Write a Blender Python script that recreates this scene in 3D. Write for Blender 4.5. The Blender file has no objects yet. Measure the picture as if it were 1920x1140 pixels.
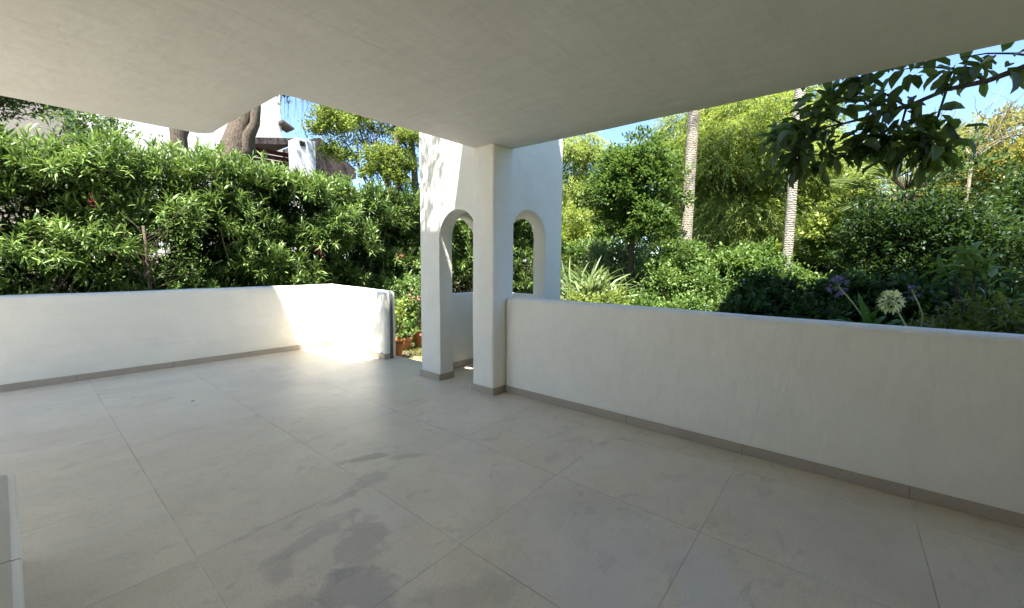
import bpy, bmesh, math, random
import numpy as np
from mathutils import Vector, Matrix, noise
PI = math.pi
sc = bpy.context.scene

# ------------------------------------------------------------------ camera
YAW, PIT, ROL = math.radians(40.595), math.radians(-5.409), math.radians(0.4228)
FPX, CH = 821.97, 1.5
def cam_basis():
    f = Vector((math.cos(YAW)*math.cos(PIT), math.sin(YAW)*math.cos(PIT), math.sin(PIT)))
    r = Vector((math.sin(YAW), -math.cos(YAW), 0)); u = r.cross(f)
    c, s = math.cos(ROL), math.sin(ROL)
    return f, c*r + s*u, -s*r + c*u
F_, R_, U_ = cam_basis()
cd = bpy.data.cameras.new('camera'); cam = bpy.data.objects.new('camera', cd)
sc.collection.objects.link(cam); sc.camera = cam
cd.sensor_width = 36; cd.lens = FPX/1920*36; cd.clip_start = 0.05; cd.clip_end = 3000
m = Matrix((R_, U_, -F_)).transposed().to_4x4(); m.translation = (0, 0, CH); cam.matrix_world = m

# ------------------------------------------------------------------ sky, sun, exposure
SUN = Vector((-0.35, -0.20, 1.0)).normalized()
w = bpy.data.worlds.new('World'); sc.world = w; w.use_nodes = True
nt = w.node_tree; nt.nodes.clear()
sky = nt.nodes.new('ShaderNodeTexSky'); sky.sky_type = 'NISHITA'; sky.sun_disc = False
sky.sun_elevation = math.asin(SUN.z); sky.sun_rotation = math.atan2(SUN.x, SUN.y)
sky.air_density = 1.0; sky.dust_density = 0.0; sky.ozone_density = 4.0; sky.altitude = 1800
bg = nt.nodes.new('ShaderNodeBackground'); bg.inputs[1].default_value = 0.06
wo = nt.nodes.new('ShaderNodeOutputWorld')
nt.links.new(sky.outputs[0], bg.inputs[0]); nt.links.new(bg.outputs[0], wo.inputs[0])
sl = bpy.data.lights.new('sun', 'SUN'); sl.energy = 3.2; sl.angle = math.radians(0.6); sl.color = (1, .95, .87)
so = bpy.data.objects.new('sun', sl); sc.collection.objects.link(so)
so.rotation_euler = SUN.to_track_quat('Z', 'Y').to_euler()
sc.view_settings.view_transform = 'Standard'; sc.view_settings.look = 'None'
sc.view_settings.exposure = 2.78; sc.view_settings.gamma = 1
sc.cycles.max_bounces = 10; sc.cycles.diffuse_bounces = 7; sc.cycles.transmission_bounces = 4
sc.cycles.glossy_bounces = 3; sc.cycles.use_denoising = True
sc.cycles.sample_clamp_indirect = 8.0; sc.cycles.caustics_reflective = False; sc.cycles.caustics_refractive = False

# ------------------------------------------------------------------ helpers
def link(o, parent=None):
    sc.collection.objects.link(o)
    if parent is not None: o.parent = parent
    return o
def tag(o, label=None, cat=None, group=None, kind=None):
    if label: o['label'] = label
    if cat: o['category'] = cat
    if group: o['group'] = group
    if kind: o['kind'] = kind
    return o
def thing(name, label, cat, loc=(0, 0, 0), group=None):
    o = bpy.data.objects.new(name, None); o.location = loc; o.empty_display_size = .2
    link(o); return tag(o, label, cat, group)
def obj(name, bm, mat, parent=None, smooth=True, label=None):
    me = bpy.data.meshes.new(name); bm.to_mesh(me); bm.free()
    if smooth: me.polygons.foreach_set('use_smooth', [True]*len(me.polygons))
    me.materials.append(mat)
    o = link(bpy.data.objects.new(name, me), parent)
    if parent is not None: o.matrix_parent_inverse = Matrix.Translation(-Vector(parent.location))
    if label: o['label'] = label
    return o

class NT:
    def __init__(s, name, rough=.6, spec=.4):
        s.m = bpy.data.materials.new(name); s.m.use_nodes = True
        s.t = s.m.node_tree; s.t.nodes.clear()
        s.out = s.n('ShaderNodeOutputMaterial'); s.p = s.n('ShaderNodeBsdfPrincipled')
        s.p.inputs['Roughness'].default_value = rough; s.p.inputs['Specular IOR Level'].default_value = spec
        s.l(s.p.outputs[0], s.out.inputs[0])
        s.co = s.n('ShaderNodeTexCoord').outputs['Object']
    def n(s, t, **k):
        nd = s.t.nodes.new(t)
        for a, b in k.items(): setattr(nd, a, b)
        return nd
    def l(s, a, b): s.t.links.new(a, b)
    def val(s, i, v):
        if isinstance(v, (int, float, tuple, list)): i.default_value = v
        else: s.l(v, i)
    def noise(s, scale=5, detail=4, rough=.55, vec=None, dist=0, dim='3D'):
        nd = s.n('ShaderNodeTexNoise'); nd.noise_dimensions = dim
        nd.inputs['Scale'].default_value = scale; nd.inputs['Detail'].default_value = detail
        nd.inputs['Roughness'].default_value = rough; nd.inputs['Distortion'].default_value = dist
        s.l(vec if vec is not None else s.co, nd.inputs['Vector']); return nd.outputs[0]
    def map(s, loc=(0, 0, 0), rot=(0, 0, 0), scale=(1, 1, 1), vec=None):
        nd = s.n('ShaderNodeMapping'); nd.inputs['Location'].default_value = loc
        nd.inputs['Rotation'].default_value = rot; nd.inputs['Scale'].default_value = scale
        s.l(vec if vec is not None else s.co, nd.inputs['Vector']); return nd.outputs[0]
    def math(s, op, a, b=0.0, c=None, clamp=False):
        nd = s.n('ShaderNodeMath', operation=op); nd.use_clamp = clamp
        s.val(nd.inputs[0], a); s.val(nd.inputs[1], b)
        if c is not None: s.val(nd.inputs[2], c)
        return nd.outputs[0]
    def ramp(s, fac, stops, interp='LINEAR'):
        nd = s.n('ShaderNodeValToRGB'); cr = nd.color_ramp; cr.interpolation = interp
        while len(cr.elements) < len(stops): cr.elements.new(.5)
        for e, (p, c) in zip(cr.elements, stops):
            e.position = p; e.color = (*c, 1) if len(c) == 3 else c
        s.l(fac, nd.inputs[0]); return nd.outputs[0]
    def mr(s, v, a, b, c=0.0, d=1.0):
        nd = s.n('ShaderNodeMapRange'); nd.clamp = True
        s.l(v, nd.inputs[0])
        for i, x in enumerate((a, b, c, d)): nd.inputs[i+1].default_value = x
        return nd.outputs[0]
    def mix(s, fac, a, b, blend='MIX'):
        nd = s.n('ShaderNodeMix'); nd.data_type = 'RGBA'; nd.blend_type = blend
        s.val(nd.inputs[0], fac)
        for i, v in ((6, a), (7, b)):
            if isinstance(v, tuple): nd.inputs[i].default_value = (*v, 1) if len(v) == 3 else v
            else: s.l(v, nd.inputs[i])
        return nd.outputs[2]
    def bump(s, h, strength=.3, dist=.01, nrm=None):
        nd = s.n('ShaderNodeBump'); nd.inputs['Strength'].default_value = strength
        nd.inputs['Distance'].default_value = dist; s.l(h, nd.inputs['Height'])
        if nrm is not None: s.l(nrm, nd.inputs['Normal'])
        return nd.outputs[0]

def plaster(name, base, warm, streak_rot, bumpk=1.0, scale=1.0):
    n = NT(name, rough=.62, spec=.3)
    cloud = n.noise(1.1*scale, 5, .6, dist=.6)
    col = n.mix(n.mr(cloud, .3, .72), base, warm)
    grime = n.noise(3.2, 6, .7, dist=.4)
    col = n.mix(n.mr(grime, .62, .85, 0, .10), col, (.42, .40, .35))
    st = n.noise(1.0, 6, .7, n.map(rot=(0, 0, .5), scale=(1.2, 9, 4)), dist=1.0)
    col = n.mix(n.mr(st, .42, .72, 0, .40), col, tuple(x*.88 for x in warm))
    n.l(col, n.p.inputs['Base Color'])
    v1 = n.map(rot=streak_rot, scale=(2.2, 13, 7))
    a = n.noise(1.0*scale, 5, .55, v1, dist=.25)               # long trowel strokes
    v2 = n.map(rot=(.4, .7, 1.1), scale=(9, 3, 5))
    b = n.noise(.7*scale, 4, .55, v2, dist=.35)
    c = n.noise(2.3*scale, 3, .5)
    ridge = n.math('ABSOLUTE', n.math('SUBTRACT', b, .5))
    ridge = n.mr(ridge, 0, .05, 1, 0)
    h = n.math('MULTIPLY_ADD', a, .8, n.math('MULTIPLY', c, 1.5))
    h = n.math('MULTIPLY_ADD', b, .5, h)
    f = n.noise(120, 2, .5)
    h = n.math('MULTIPLY_ADD', f, .015, h)
    n.l(n.bump(h, .42*bumpk, .034), n.p.inputs['Normal'])
    return n.m
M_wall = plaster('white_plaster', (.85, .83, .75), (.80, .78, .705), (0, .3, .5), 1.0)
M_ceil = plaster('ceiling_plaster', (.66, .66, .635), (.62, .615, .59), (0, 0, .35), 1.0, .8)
M_far = plaster('far_white_wall', (.80, .79, .76), (.74, .72, .68), (0, .3, .5), .6)

# world x,y of floor joints: x = .58+.97k (slightly turned), y-.06x = .565+.985k
n = NT('porcelain_floor', rough=.38, spec=.6)
sep = n.n('ShaderNodeSeparateXYZ'); n.l(n.co, sep.inputs[0]); X, Y, Z = sep.outputs
xs = n.math('MULTIPLY_ADD', Y, -.016, X)
xs = n.math('DIVIDE', n.math('SUBTRACT', xs, .51 - .97*20), .97)
ys = n.math('MULTIPLY_ADD', X, -.06, Y)
ys = n.math('DIVIDE', n.math('SUBTRACT', ys, .562 - .985*20), .985)
def edge(v, wd):
    fr = n.math('FRACT', v); d = n.math('MINIMUM', fr, n.math('SUBTRACT', 1.0, fr))
    return n.mr(d, wd*.55, wd, 1, 0)
jx, jy = edge(xs, .0030), edge(ys, .0026)
joint = n.math('MAXIMUM', jx, jy)
cmb = n.n('ShaderNodeCombineXYZ'); n.l(n.math('FLOOR', xs), cmb.inputs[0]); n.l(n.math('FLOOR', ys), cmb.inputs[1])
wn = n.n('ShaderNodeTexWhiteNoise'); wn.noise_dimensions = '3D'; n.l(cmb.outputs[0], wn.inputs[0])
sh = n.n('ShaderNodeVectorMath', operation='MULTIPLY_ADD'); n.l(wn.outputs['Color'], sh.inputs[0]); sh.inputs[1].default_value = (9, 9, 9); n.l(n.co, sh.inputs[2])
cl = n.noise(1.5, 7, .62, sh.outputs[0], dist=.8)
veil = n.noise(1.0, 6, .6, n.map(rot=(0, 0, .5), scale=(1.4, 5, 1), vec=sh.outputs[0]), dist=.5)
col = n.mix(n.mr(cl, .3, .7), (.68, .585, .435), (.78, .69, .535))
col = n.mix(n.mr(veil, .45, .75, 0, .35), col, (.66, .61, .54))
speck = n.noise(95, 3, .65)
col = n.mix(n.mr(speck, .5, .72, 0, .42), col, (.30, .265, .23))
smr = n.noise(1.0, 6, .62, n.map(rot=(0, 0, .7), scale=(2.2, 5.5, 1), vec=sh.outputs[0]), dist=1.6)
col = n.mix(n.mr(smr, .585, .66, 0, .34), col, (.37, .33, .275))
sm2 = n.noise(1.0, 6, .62, n.map(rot=(0, 0, -.3), scale=(5, 2.4, 1)), dist=1.4)
col = n.mix(n.mr(sm2, .60, .68, 0, .26), col, (.72, .68, .60))
mott = n.noise(9, 6, .7, sh.outputs[0], dist=.4)
col = n.mix(n.mr(mott, .5, .8, 0, .35), col, (.40, .36, .31))
col = n.mix(n.mr(n.noise(.55, 4, .6, dist=1.0), .45, .7, 0, .30), col, (.42, .37, .31))
col = n.mix(n.mr(n.noise(60, 2, .6), .60, .75, 0, .3), col, (.66, .63, .58))
col = n.mix(n.math('MULTIPLY', n.math('SUBTRACT', wn.outputs['Value'], .35), .10, clamp=True), col, (.36, .33, .29))
# damp / scuff marks and painted pale glare at their places on the floor (object space = world metres)
def blob(cx, cy, rx, ry, rot, lo, hi):
    v = n.map(loc=(-cx, -cy, 0), vec=n.co)
    v = n.map(rot=(0, 0, -rot), vec=v); v = n.map(scale=(1/rx, 1/ry, 0), vec=v)
    ln = n.n('ShaderNodeVectorMath', operation='LENGTH'); n.l(v, ln.inputs[0])
    d = n.math('MULTIPLY_ADD', n.math('SUBTRACT', n.noise(4.5, 6, .7, dist=.8), .5), 2.6, ln.outputs['Value'])
    return n.mr(d, lo-.08, hi+.06, 1, 0)
STAINS_GLARE = []
def stain_or_glare(c, k, *a):
    global col
    f = n.math('MULTIPLY', blob(*a), k*1.0); col = n.mix(f, col, c); STAINS_GLARE.append(f)
stain_or_glare((.26, .20, .145), .30, 1.18, 2.05, .26, .13, .9, .82, 1.0)
stain_or_glare((.24, .23, .19), .40, .98, 1.75, .16, .20, .3, .75, .95)
stain_or_glare((.26, .25, .21), .30, 1.05, 2.3, .30, .08, .2, .6, .9)
stain_or_glare((.18, .165, .12), .45, 1.72, 2.95, .26, .07, -.35, .7, .9)
stain_or_glare((.25, .235, .20), .28, 1.55, 2.62, .22, .10, .3, .5, .9)
stain_or_glare((.22, .19, .15), .30, .80, 2.15, .16, .07, .9, .5, .9)
stain_or_glare((.22, .19, .15), .30, 1.35, 2.55, .20, .05, .1, .5, .9)
stain_or_glare((.22, .19, .15), .28, 1.95, 2.75, .18, .05, -.5, .5, .9)
stain_or_glare((.22, .19, .15), .26, .72, 1.85, .12, .16, .5, .5, .9)
stain_or_glare((.30, .28, .25), .30, 1.28, 1.35, .12, .25, .9, .6, 1.1)
stain_or_glare((.62, .62, .66), .32, 2.05, .55, .35, .14, .5, .5, 1.2)  # this and the next paint pale bluish glare into the floor colour
stain_or_glare((.60, .60, .62), .25, 1.7, 1.0, .3, .3, .5, .5, 1.3)
col = n.mix(n.math('MULTIPLY', joint, n.mr(n.noise(1.3, 3), .38, .62, .15, .8)), col, (.17, .13, .10))
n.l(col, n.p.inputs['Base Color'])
rg = n.mr(n.noise(2.5, 5, .65, dist=.6), .1, .9, .25, .46)
for f in STAINS_GLARE[:3]: rg = n.math('MULTIPLY_ADD', f, -.10, rg)
n.l(rg, n.p.inputs['Roughness'])
hh = n.math('MULTIPLY_ADD', joint, -1.0, n.math('MULTIPLY', n.noise(30, 4, .6), .10))
n.l(n.bump(hh, .5, .002), n.p.inputs['Normal'])
M_floor = n.m
n = NT('skirting_tile', rough=.45)
sp = n.n('ShaderNodeSeparateXYZ'); n.l(n.co, sp.inputs[0])
col = n.mix(n.mr(n.noise(2.2, 5, .6), .3, .7), (.37, .32, .26), (.44, .385, .32))
jj = n.math('MAXIMUM', edge(n.math('DIVIDE', n.math('SUBTRACT', sp.outputs[0], .53 - .97*20), .97), .0035), edge(n.math('DIVIDE', n.math('SUBTRACT', sp.outputs[1], .79 - .985*20), .985), .0035))
col = n.mix(n.math('MULTIPLY', jj, .7), col, (.16, .13, .10))
col = n.mix(n.mr(n.noise(80, 3), .5, .75, 0, .3), col, (.2, .175, .15))
n.l(col, n.p.inputs['Base Color']); M_skirt = n.m

def simple(name, c1, c2=None, rough=.6, scale=6, spec=.4, metal=0, bump=0, bscale=30):
    n = NT(name, rough, spec); n.p.inputs['Metallic'].default_value = metal
    c2 = c2 or tuple(x*.75 for x in c1)
    n.l(n.mix(n.mr(n.noise(scale, 5, .6), .3, .7), c1, c2), n.p.inputs['Base Color'])
    if bump: n.l(n.bump(n.noise(bscale, 4, .6), bump, .02), n.p.inputs['Normal'])
    return n.m
def leafmat(name, c_dark, c_mid, c_light, rough=.42, trans=.32, tcol=None, spec=.45):
    n = NT(name, rough, spec)
    at = n.n('ShaderNodeAttribute'); at.attribute_name = 'tint'
    col = n.ramp(at.outputs['Fac'], [(0, c_dark), (.5, c_mid), (.93, c_light), (1, c_light)])
    n.l(col, n.p.inputs['Base Color'])
    tr = n.n('ShaderNodeBsdfTranslucent')
    tc = n.mix(.5, col, tcol or (c_light[0]*1.5, c_light[1]*1.5, c_light[2]*.6))
    n.l(tc, tr.inputs[0]); mx = n.n('ShaderNodeMixShader'); mx.inputs[0].default_value = trans
    n.l(n.p.outputs[0], mx.inputs[1]); n.l(tr.outputs[0], mx.inputs[2]); n.l(mx.outputs[0], n.out.inputs[0])
    return n.m
def barkmat(name, c1, c2, vs=(14, 14, 3.5), ring=0):
    n = NT(name, .85, .2)
    v = n.map(scale=vs); a = n.noise(3, 6, .65, v, dist=.5)
    col = n.mix(n.mr(a, .35, .65), c1, c2)
    h = a
    if ring:
        wv = n.n('ShaderNodeTexWave'); wv.bands_direction = 'Z'; wv.inputs['Scale'].default_value = ring
        wv.inputs['Distortion'].default_value = 7; wv.inputs['Detail'].default_value = 4; wv.inputs['Detail Scale'].default_value = 2.5
        n.l(n.co, wv.inputs[0]); f = wv.outputs['Fac']
        col = n.mix(n.mr(f, .0, .3, .22, 0), col, tuple(x*.5 for x in c1)); col = n.mix(n.mr(n.noise(2.2, 5, .7), .5, .7, 0, .5), col, tuple(x*.55 for x in c1)); h = n.math('MULTIPLY_ADD', f, .3, a)
    n.l(col, n.p.inputs['Base Color']); n.l(n.bump(h, 1.0, .05), n.p.inputs['Normal'])
    return n.m
M_bark = barkmat('brown_bark', (.10, .075, .055), (.21, .17, .13))
M_barkd = barkmat('dark_bark', (.075, .06, .045), (.15, .12, .09))
M_palm = barkmat('palm_bark', (.34, .29, .23), (.50, .44, .36), (6, 6, 3), ring=9)
M_palmw = barkmat('pale_palm_bark', (.34, .31, .26), (.50, .46, .40), (6, 6, 3), ring=8)
M_twig = barkmat('twig_bark', (.30, .25, .18), (.42, .36, .27))
M_terra = simple('terracotta', (.48, .20, .10), (.38, .16, .085), .75, 8)
M_soil = simple('soil', (.10, .075, .05), (.20, .15, .10), .95, 4, bump=.8)
M_metal = simple('dark_channel', (.10, .11, .12), (.16, .17, .18), .4, 10, metal=.5)
L_ole = leafmat('oleander_leaf', (.012, .030, .009), (.070, .130, .030), (.21, .31, .09), rough=.45, spec=.4, trans=.22)
L_dark = leafmat('dark_glossy_leaf', (.012, .030, .009), (.026, .060, .017), (.075, .13, .035), rough=.5, spec=.3)
L_mid = leafmat('mid_green_leaf', (.024, .055, .014), (.070, .135, .030), (.17, .26, .07), rough=.5, spec=.3)
L_yel = leafmat('yellow_green_leaf', (.05, .085, .014), (.15, .21, .035), (.32, .38, .075), trans=.4, tcol=(.36, .46, .08))
L_pep = leafmat('weeping_leaf', (.07, .105, .025), (.19, .26, .06), (.36, .43, .12), trans=.42, rough=.5)
L_gold = leafmat('golden_leaf', (.12, .13, .03), (.24, .25, .06), (.40, .38, .10), trans=.4, tcol=(.5, .46, .10))
L_grey = leafmat('grey_green_leaf', (.085, .13, .055), (.14, .20, .085), (.24, .31, .13))
L_big = leafmat('large_dark_leaf', (.030, .045, .014), (.050, .075, .020), (.11, .15, .035), trans=.34, rough=.36, tcol=(.30, .42, .05))
L_brown = leafmat('olive_leaf', (.05, .065, .014), (.09, .12, .022), (.15, .19, .03))
L_agap = leafmat('strap_leaf', (.04, .09, .02), (.07, .16, .03), (.12, .24, .05))
M_red = leafmat('red_petal', (.50, .06, .09), (.68, .13, .17), (.80, .30, .34), trans=.3, tcol=(.8, .1, .1))
M_pink = leafmat('pink_petal', (.6, .2, .22), (.75, .32, .32), (.8, .45, .42), trans=.3, tcol=(.8, .3, .3))
M_cream_lit = leafmat('sunlit_cream_petal', (.78, .80, .38), (.88, .88, .55), (.92, .92, .72), trans=.35, tcol=(.8, .85, .3))  # cream petals paled so their colour stands for sunlight on the head
M_lilac = leafmat('lilac_petal', (.10, .08, .14), (.20, .17, .27), (.34, .30, .42), trans=.3, tcol=(.3, .2, .5))

# ------------------------------------------------------------------ masonry
def wavy(bm, amp, sc_=1.3, seed=0, zmin=None):
    for v in bm.verts:
        if zmin is not None and v.co.z < zmin: continue
        p = v.co*sc_ + Vector((seed*7.3, 3.1, seed))
        v.co += noise.noise_vector(p)*amp + noise.noise_vector(p*3.1)*amp*.35
def cut(bm, step):
    for ax in range(3):
        lo = min(v.co[ax] for v in bm.verts); hi = max(v.co[ax] for v in bm.verts)
        k = int((hi-lo)/step)
        for i in range(1, k+1):
            c = lo + (hi-lo)*i/(k+1); no = Vector((0, 0, 0)); no[ax] = 1; co = Vector((0, 0, 0)); co[ax] = c
            bmesh.ops.bisect_plane(bm, geom=bm.verts[:]+bm.edges[:]+bm.faces[:], dist=1e-5, plane_co=co, plane_no=no)
def box(bm, x0, x1, y0, y1, z0, z1):
    vs = [bm.verts.new((x, y, z)) for z in (z0, z1) for y in (y0, y1) for x in (x0, x1)]
    for f in ((0, 2, 3, 1), (4, 5, 7, 6), (0, 1, 5, 4), (1, 3, 7, 5), (3, 2, 6, 7), (2, 0, 4, 6)):
        bm.faces.new([vs[i] for i in f])
def wall_box(x0, x1, y0, y1, z0, z1, bev=.03, step=.25, amp=.006, seed=0, seg=3, zmin=None):
    bm = bmesh.new(); box(bm, x0, x1, y0, y1, z0, z1)
    if bev: bmesh.ops.bevel(bm, geom=bm.edges[:], offset=bev, segments=seg, affect='EDGES', profile=.6)
    if step: cut(bm, step)
    if amp: wavy(bm, amp, seed=seed, zmin=zmin)
    return bm
def sharp_box(x0, x1, y0, y1, z0, z1, bev=.002):
    bm = bmesh.new(); box(bm, x0, x1, y0, y1, z0, z1)
    if bev: bmesh.ops.bevel(bm, geom=bm.edges[:], offset=bev, segments=1, affect='EDGES')
    return bm

# floor: main terrace plus tower recess, one sheet
bm = bmesh.new()
def quad(bm, pts): return bm.faces.new([bm.verts.new(p) for p in pts])
quad(bm, [(-5.2, -3.6, 0), (3.98, -3.6, 0), (3.98, 3.3, 0), (-5.2, 3.3, 0)])
quad(bm, [(-5.2, 3.3, 0), (4.9, 3.3, 0), (4.9, 4.7, 0), (-5.2, 4.7, 0)])
quad(bm, [(-5.2, 4.7, 0), (4.05, 4.7, 0), (4.05, 7.6, 0), (-5.2, 7.6, 0)])
r_ = bmesh.ops.extrude_face_region(bm, geom=bm.faces[:])
for g in r_['geom']:
    if isinstance(g, bmesh.types.BMVert): g.co.z = -.14
bmesh.ops.recalc_face_normals(bm, faces=bm.faces[:])
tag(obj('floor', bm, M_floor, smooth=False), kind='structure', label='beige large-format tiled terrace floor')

def skirting(parent, x0, x1, y0, y1, h=.08):
    return obj('skirting', sharp_box(x0, x1, y0, y1, .0005, h), M_skirt, parent, smooth=False)

villa = thing('villa', 'white plastered villa with a low flat terrace ceiling over the tiled floor', 'building', (0, 0, 0))
# ceiling slab: notch at the far left, rounded tip
pts = [(3.88, -3.6), (3.88, 3.60), (3.85, 3.63), (1.53, 3.63), (1.50, 3.66)]
for k in range(7):
    a = k/6*PI/2; pts.append((1.50 - .17*(1-math.cos(a)), 5.22 + .17*math.sin(a)))
pts += [(-2.8, 5.39), (-2.8, -3.6)]
bm = bmesh.new(); f = bm.faces.new([bm.verts.new((x, y, 2.77)) for x, y in pts])
g = bmesh.ops.extrude_face_region(bm, geom=[f])
for v in g['geom']:
    if isinstance(v, bmesh.types.BMVert): v.co.z = 3.06
bmesh.ops.recalc_face_normals(bm, faces=bm.faces[:])
es = [e for e in bm.edges if all(abs(v.co.z-2.77) < 1e-4 for v in e.verts)]
bmesh.ops.bevel(bm, geom=es, offset=.03, segments=3, affect='EDGES', profile=.5)
cut(bm, .3); wavy(bm, .008, seed=4, sc_=1.6)
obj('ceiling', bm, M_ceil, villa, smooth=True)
colm = obj('column', wall_box(3.545, 3.89, 3.31, 3.645, .0005, 2.80, .028, .12, .007, 3), M_wall, villa)
bm = bmesh.new()
for b in ((3.533, 3.56, 3.298, 3.655), (3.56, 3.732, 3.298, 3.325)): box(bm, b[0], b[1], b[2], b[3], .0005, .08)
sk = obj('skirting', bm, M_skirt, colm, smooth=False)
obj('back_wall', wall_box(-2.8, 3.7, -3.8, -3.6, 0, 3.0, .02, .5), M_wall, villa)
obj('dimming_side_wall', wall_box(-2.8, -2.55, -3.59, 3.2, .0005, 2.79, .03, .5), M_wall, villa)  # unseen wall added to keep light off the near terrace
obj('upper_shade_storey', wall_box(-2.8, 3.88, -3.6, 3.20, 3.055, 6.0, .04, .6), M_wall, villa)  # unseen storey, shaped to throw the shadow edges on the tower
obj('top_shade_storey', wall_box(-2.8, 3.86, -3.6, -.6, 6.001, 12.5, .04, 1.2), M_wall, villa)  # unseen tall block added to shade the right-hand garden
obj('left_shade_block', wall_box(-2.7, 0, 1.2, 6.3, 3.6, 9.4, .04, 1.0), M_wall, villa)  # unseen block added to shade the left wall and the floor before it
obj('unseen_upper_terrace', wall_box(-2.8, 1.48, 3.21, 5.3, 3.055, 3.50, .04, .6), M_wall, villa)  # unseen mass over the ceiling, sized for its effect on the light
obj('shade_slab', wall_box(1.505, 2.45, 3.3, 4.95, 4.80, 5.10, .04, .6), M_wall, villa)  # unseen slab added to shade the gate passage and the tower leg

# low walls
pw = thing('low_wall', 'long shaded low white plaster wall to the right of the column', 'wall', (3.84, 0, 0))
obj('wall_body', wall_box(3.745, 3.95, -3.6, 3.315, .0005, 1.10, .055, .22, .007, 8, 4), M_wall, pw)
skirting(pw, 3.733, 3.747, -3.6, 3.297)
lw = thing('low_wall', 'low white plaster wall in front of the oleander hedge, turning the far corner', 'wall', (0, 7.6, 0))
bm = bmesh.new()
P = [(-5.2, 7.53), (3.77, 7.53), (3.785, 5.80), (3.99, 5.80), (3.99, 7.75), (-5.2, 7.75)]
f = bm.faces.new([bm.verts.new((x, y, .0005)) for x, y in P])
g = bmesh.ops.extrude_face_region(bm, geom=[f])
for v in g['geom']:
    if isinstance(v, bmesh.types.BMVert): v.co.z = 1.085 if v.co.y > 7 else 1.05
bmesh.ops.recalc_face_normals(bm, faces=bm.faces[:])
bmesh.ops.bevel(bm, geom=bm.edges[:], offset=.05, segments=4, affect='EDGES', profile=.5)
cut(bm, .22); wavy(bm, .009, seed=11, zmin=.1)
obj('wall_body', bm, M_wall, lw)
bm = bmesh.new(); box(bm, -5.2, 3.765, 7.516, 7.535, .0005, .08); box(bm, 3.757, 3.79, 5.79, 7.516, .0005, .08); box(bm, 3.79, 3.86, 5.785, 5.81, .0005, .08)
obj('skirting', bm, M_skirt, lw, smooth=False)
obj('gate_channel', sharp_box(3.868, 3.912, 5.775, 5.815, .001, 1.0, .004), M_metal, lw, label='dark vertical metal channel in the wall end')

# arched tower
def arch_wall(a0, a1, z0, z1, c, r, zs, sill, t0, t1, axis, bev=.022, amp=.006, seed=0):
    """wall in the plane (a,z), thickness t0..t1; axis 'x': a runs along X, t along Y"""
    bm = bmesh.new()
    K = 16
    arc = [(c + r*math.cos(PI*k/K), zs + r*math.sin(PI*k/K)) for k in range(K+1)]   # right to left
    def V(a, z): return bm.verts.new((a, t0, z) if axis == 'x' else (t0, a, z))
    quads = []
    rows = sorted({z0, sill, zs, z1})
    has_sill = sill > z0 + .01
    top = [(c + (arc[k][0]-c)*1.0, z1) for k in range(K+1)]
    def q(*p): quads.append([V(*x) for x in p])
    for lo, hi in ((a0, c-r), (c+r, a1)):
        if hi - lo < .004: continue
        zz = ([z0, sill] if has_sill else [z0]) + [zs, z1]
        for i in range(len(zz)-1): q((lo, zz[i]), (hi, zz[i]), (hi, zz[i+1]), (lo, zz[i+1]))
    if has_sill: q((c-r, z0), (c+r, z0), (c+r, sill), (c-r, sill))
    for k in range(K):
        q(arc[k], arc[k+1], top[k+1], top[k])
    for qq in quads: bm.faces.new(qq)
    bmesh.ops.remove_doubles(bm, verts=bm.verts[:], dist=1e-4)
    g = bmesh.ops.extrude_face_region(bm, geom=bm.faces[:])
    for v in g['geom']:
        if isinstance(v, bmesh.types.BMVert):
            if axis == 'x': v.co.y = t1
            else: v.co.x = t1
    bmesh.ops.recalc_face_normals(bm, faces=bm.faces[:])
    def tt(v): return v.co.y if axis == 'x' else v.co.x
    es = [e for e in bm.edges if len(e.link_faces) == 2 and e.calc_face_angle(0) > .9 and abs(tt(e.verts[0])-tt(e.verts[1])) < 1e-5]
    es += [e for e in bm.edges if len(e.link_faces) == 2 and e.calc_face_angle(0) > .9 and e not in es]
    bmesh.ops.bevel(bm, geom=es, offset=bev, segments=3, affect='EDGES', profile=.6, clamp_overlap=True)
    cut(bm, .3); wavy(bm, amp, seed=seed, zmin=.05)
    return bm
tw = thing('arched_tower', 'tall square white tower with arched openings behind the column', 'tower', (4.27, 4.1, 0))
TH = 4.4
obj('doorway_wall', arch_wall(3.56, 4.61, .0005, TH, 3.905, .33, 1.79, 0, 3.555, 3.77, 'y', seed=21), M_wall, tw)
obj('window_wall', arch_wall(3.872, 5.0, .0005, TH, 4.286, .335, 1.80, 1.05, 3.40, 3.60, 'x', seed=22), M_wall, tw)
obj('window_wall', arch_wall(3.745, 5.0, .0005, TH, 4.34, .38, 1.75, 1.055, 4.612, 4.80, 'x', seed=23), M_wall, tw)
obj('window_wall', arch_wall(3.605, 4.61, .0005, TH, 4.05, .38, 1.75, 1.05, 4.80, 4.998, 'y', seed=24), M_wall, tw)
obj('roof', wall_box(3.53, 5.01, 3.60, 4.83, TH+.001, TH+.15, .03, .4), M_wall, tw)
bm = bmesh.new(); box(bm, 3.53, 3.78, 4.228, 4.242, .0005, .08); box(bm, 3.528, 3.545, 4.242, 4.62, .0005, .08)
box(bm, 3.78, 4.8, 4.598, 4.614, .0005, .08)
obj('skirting', bm, M_skirt, tw, smooth=False)

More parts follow.
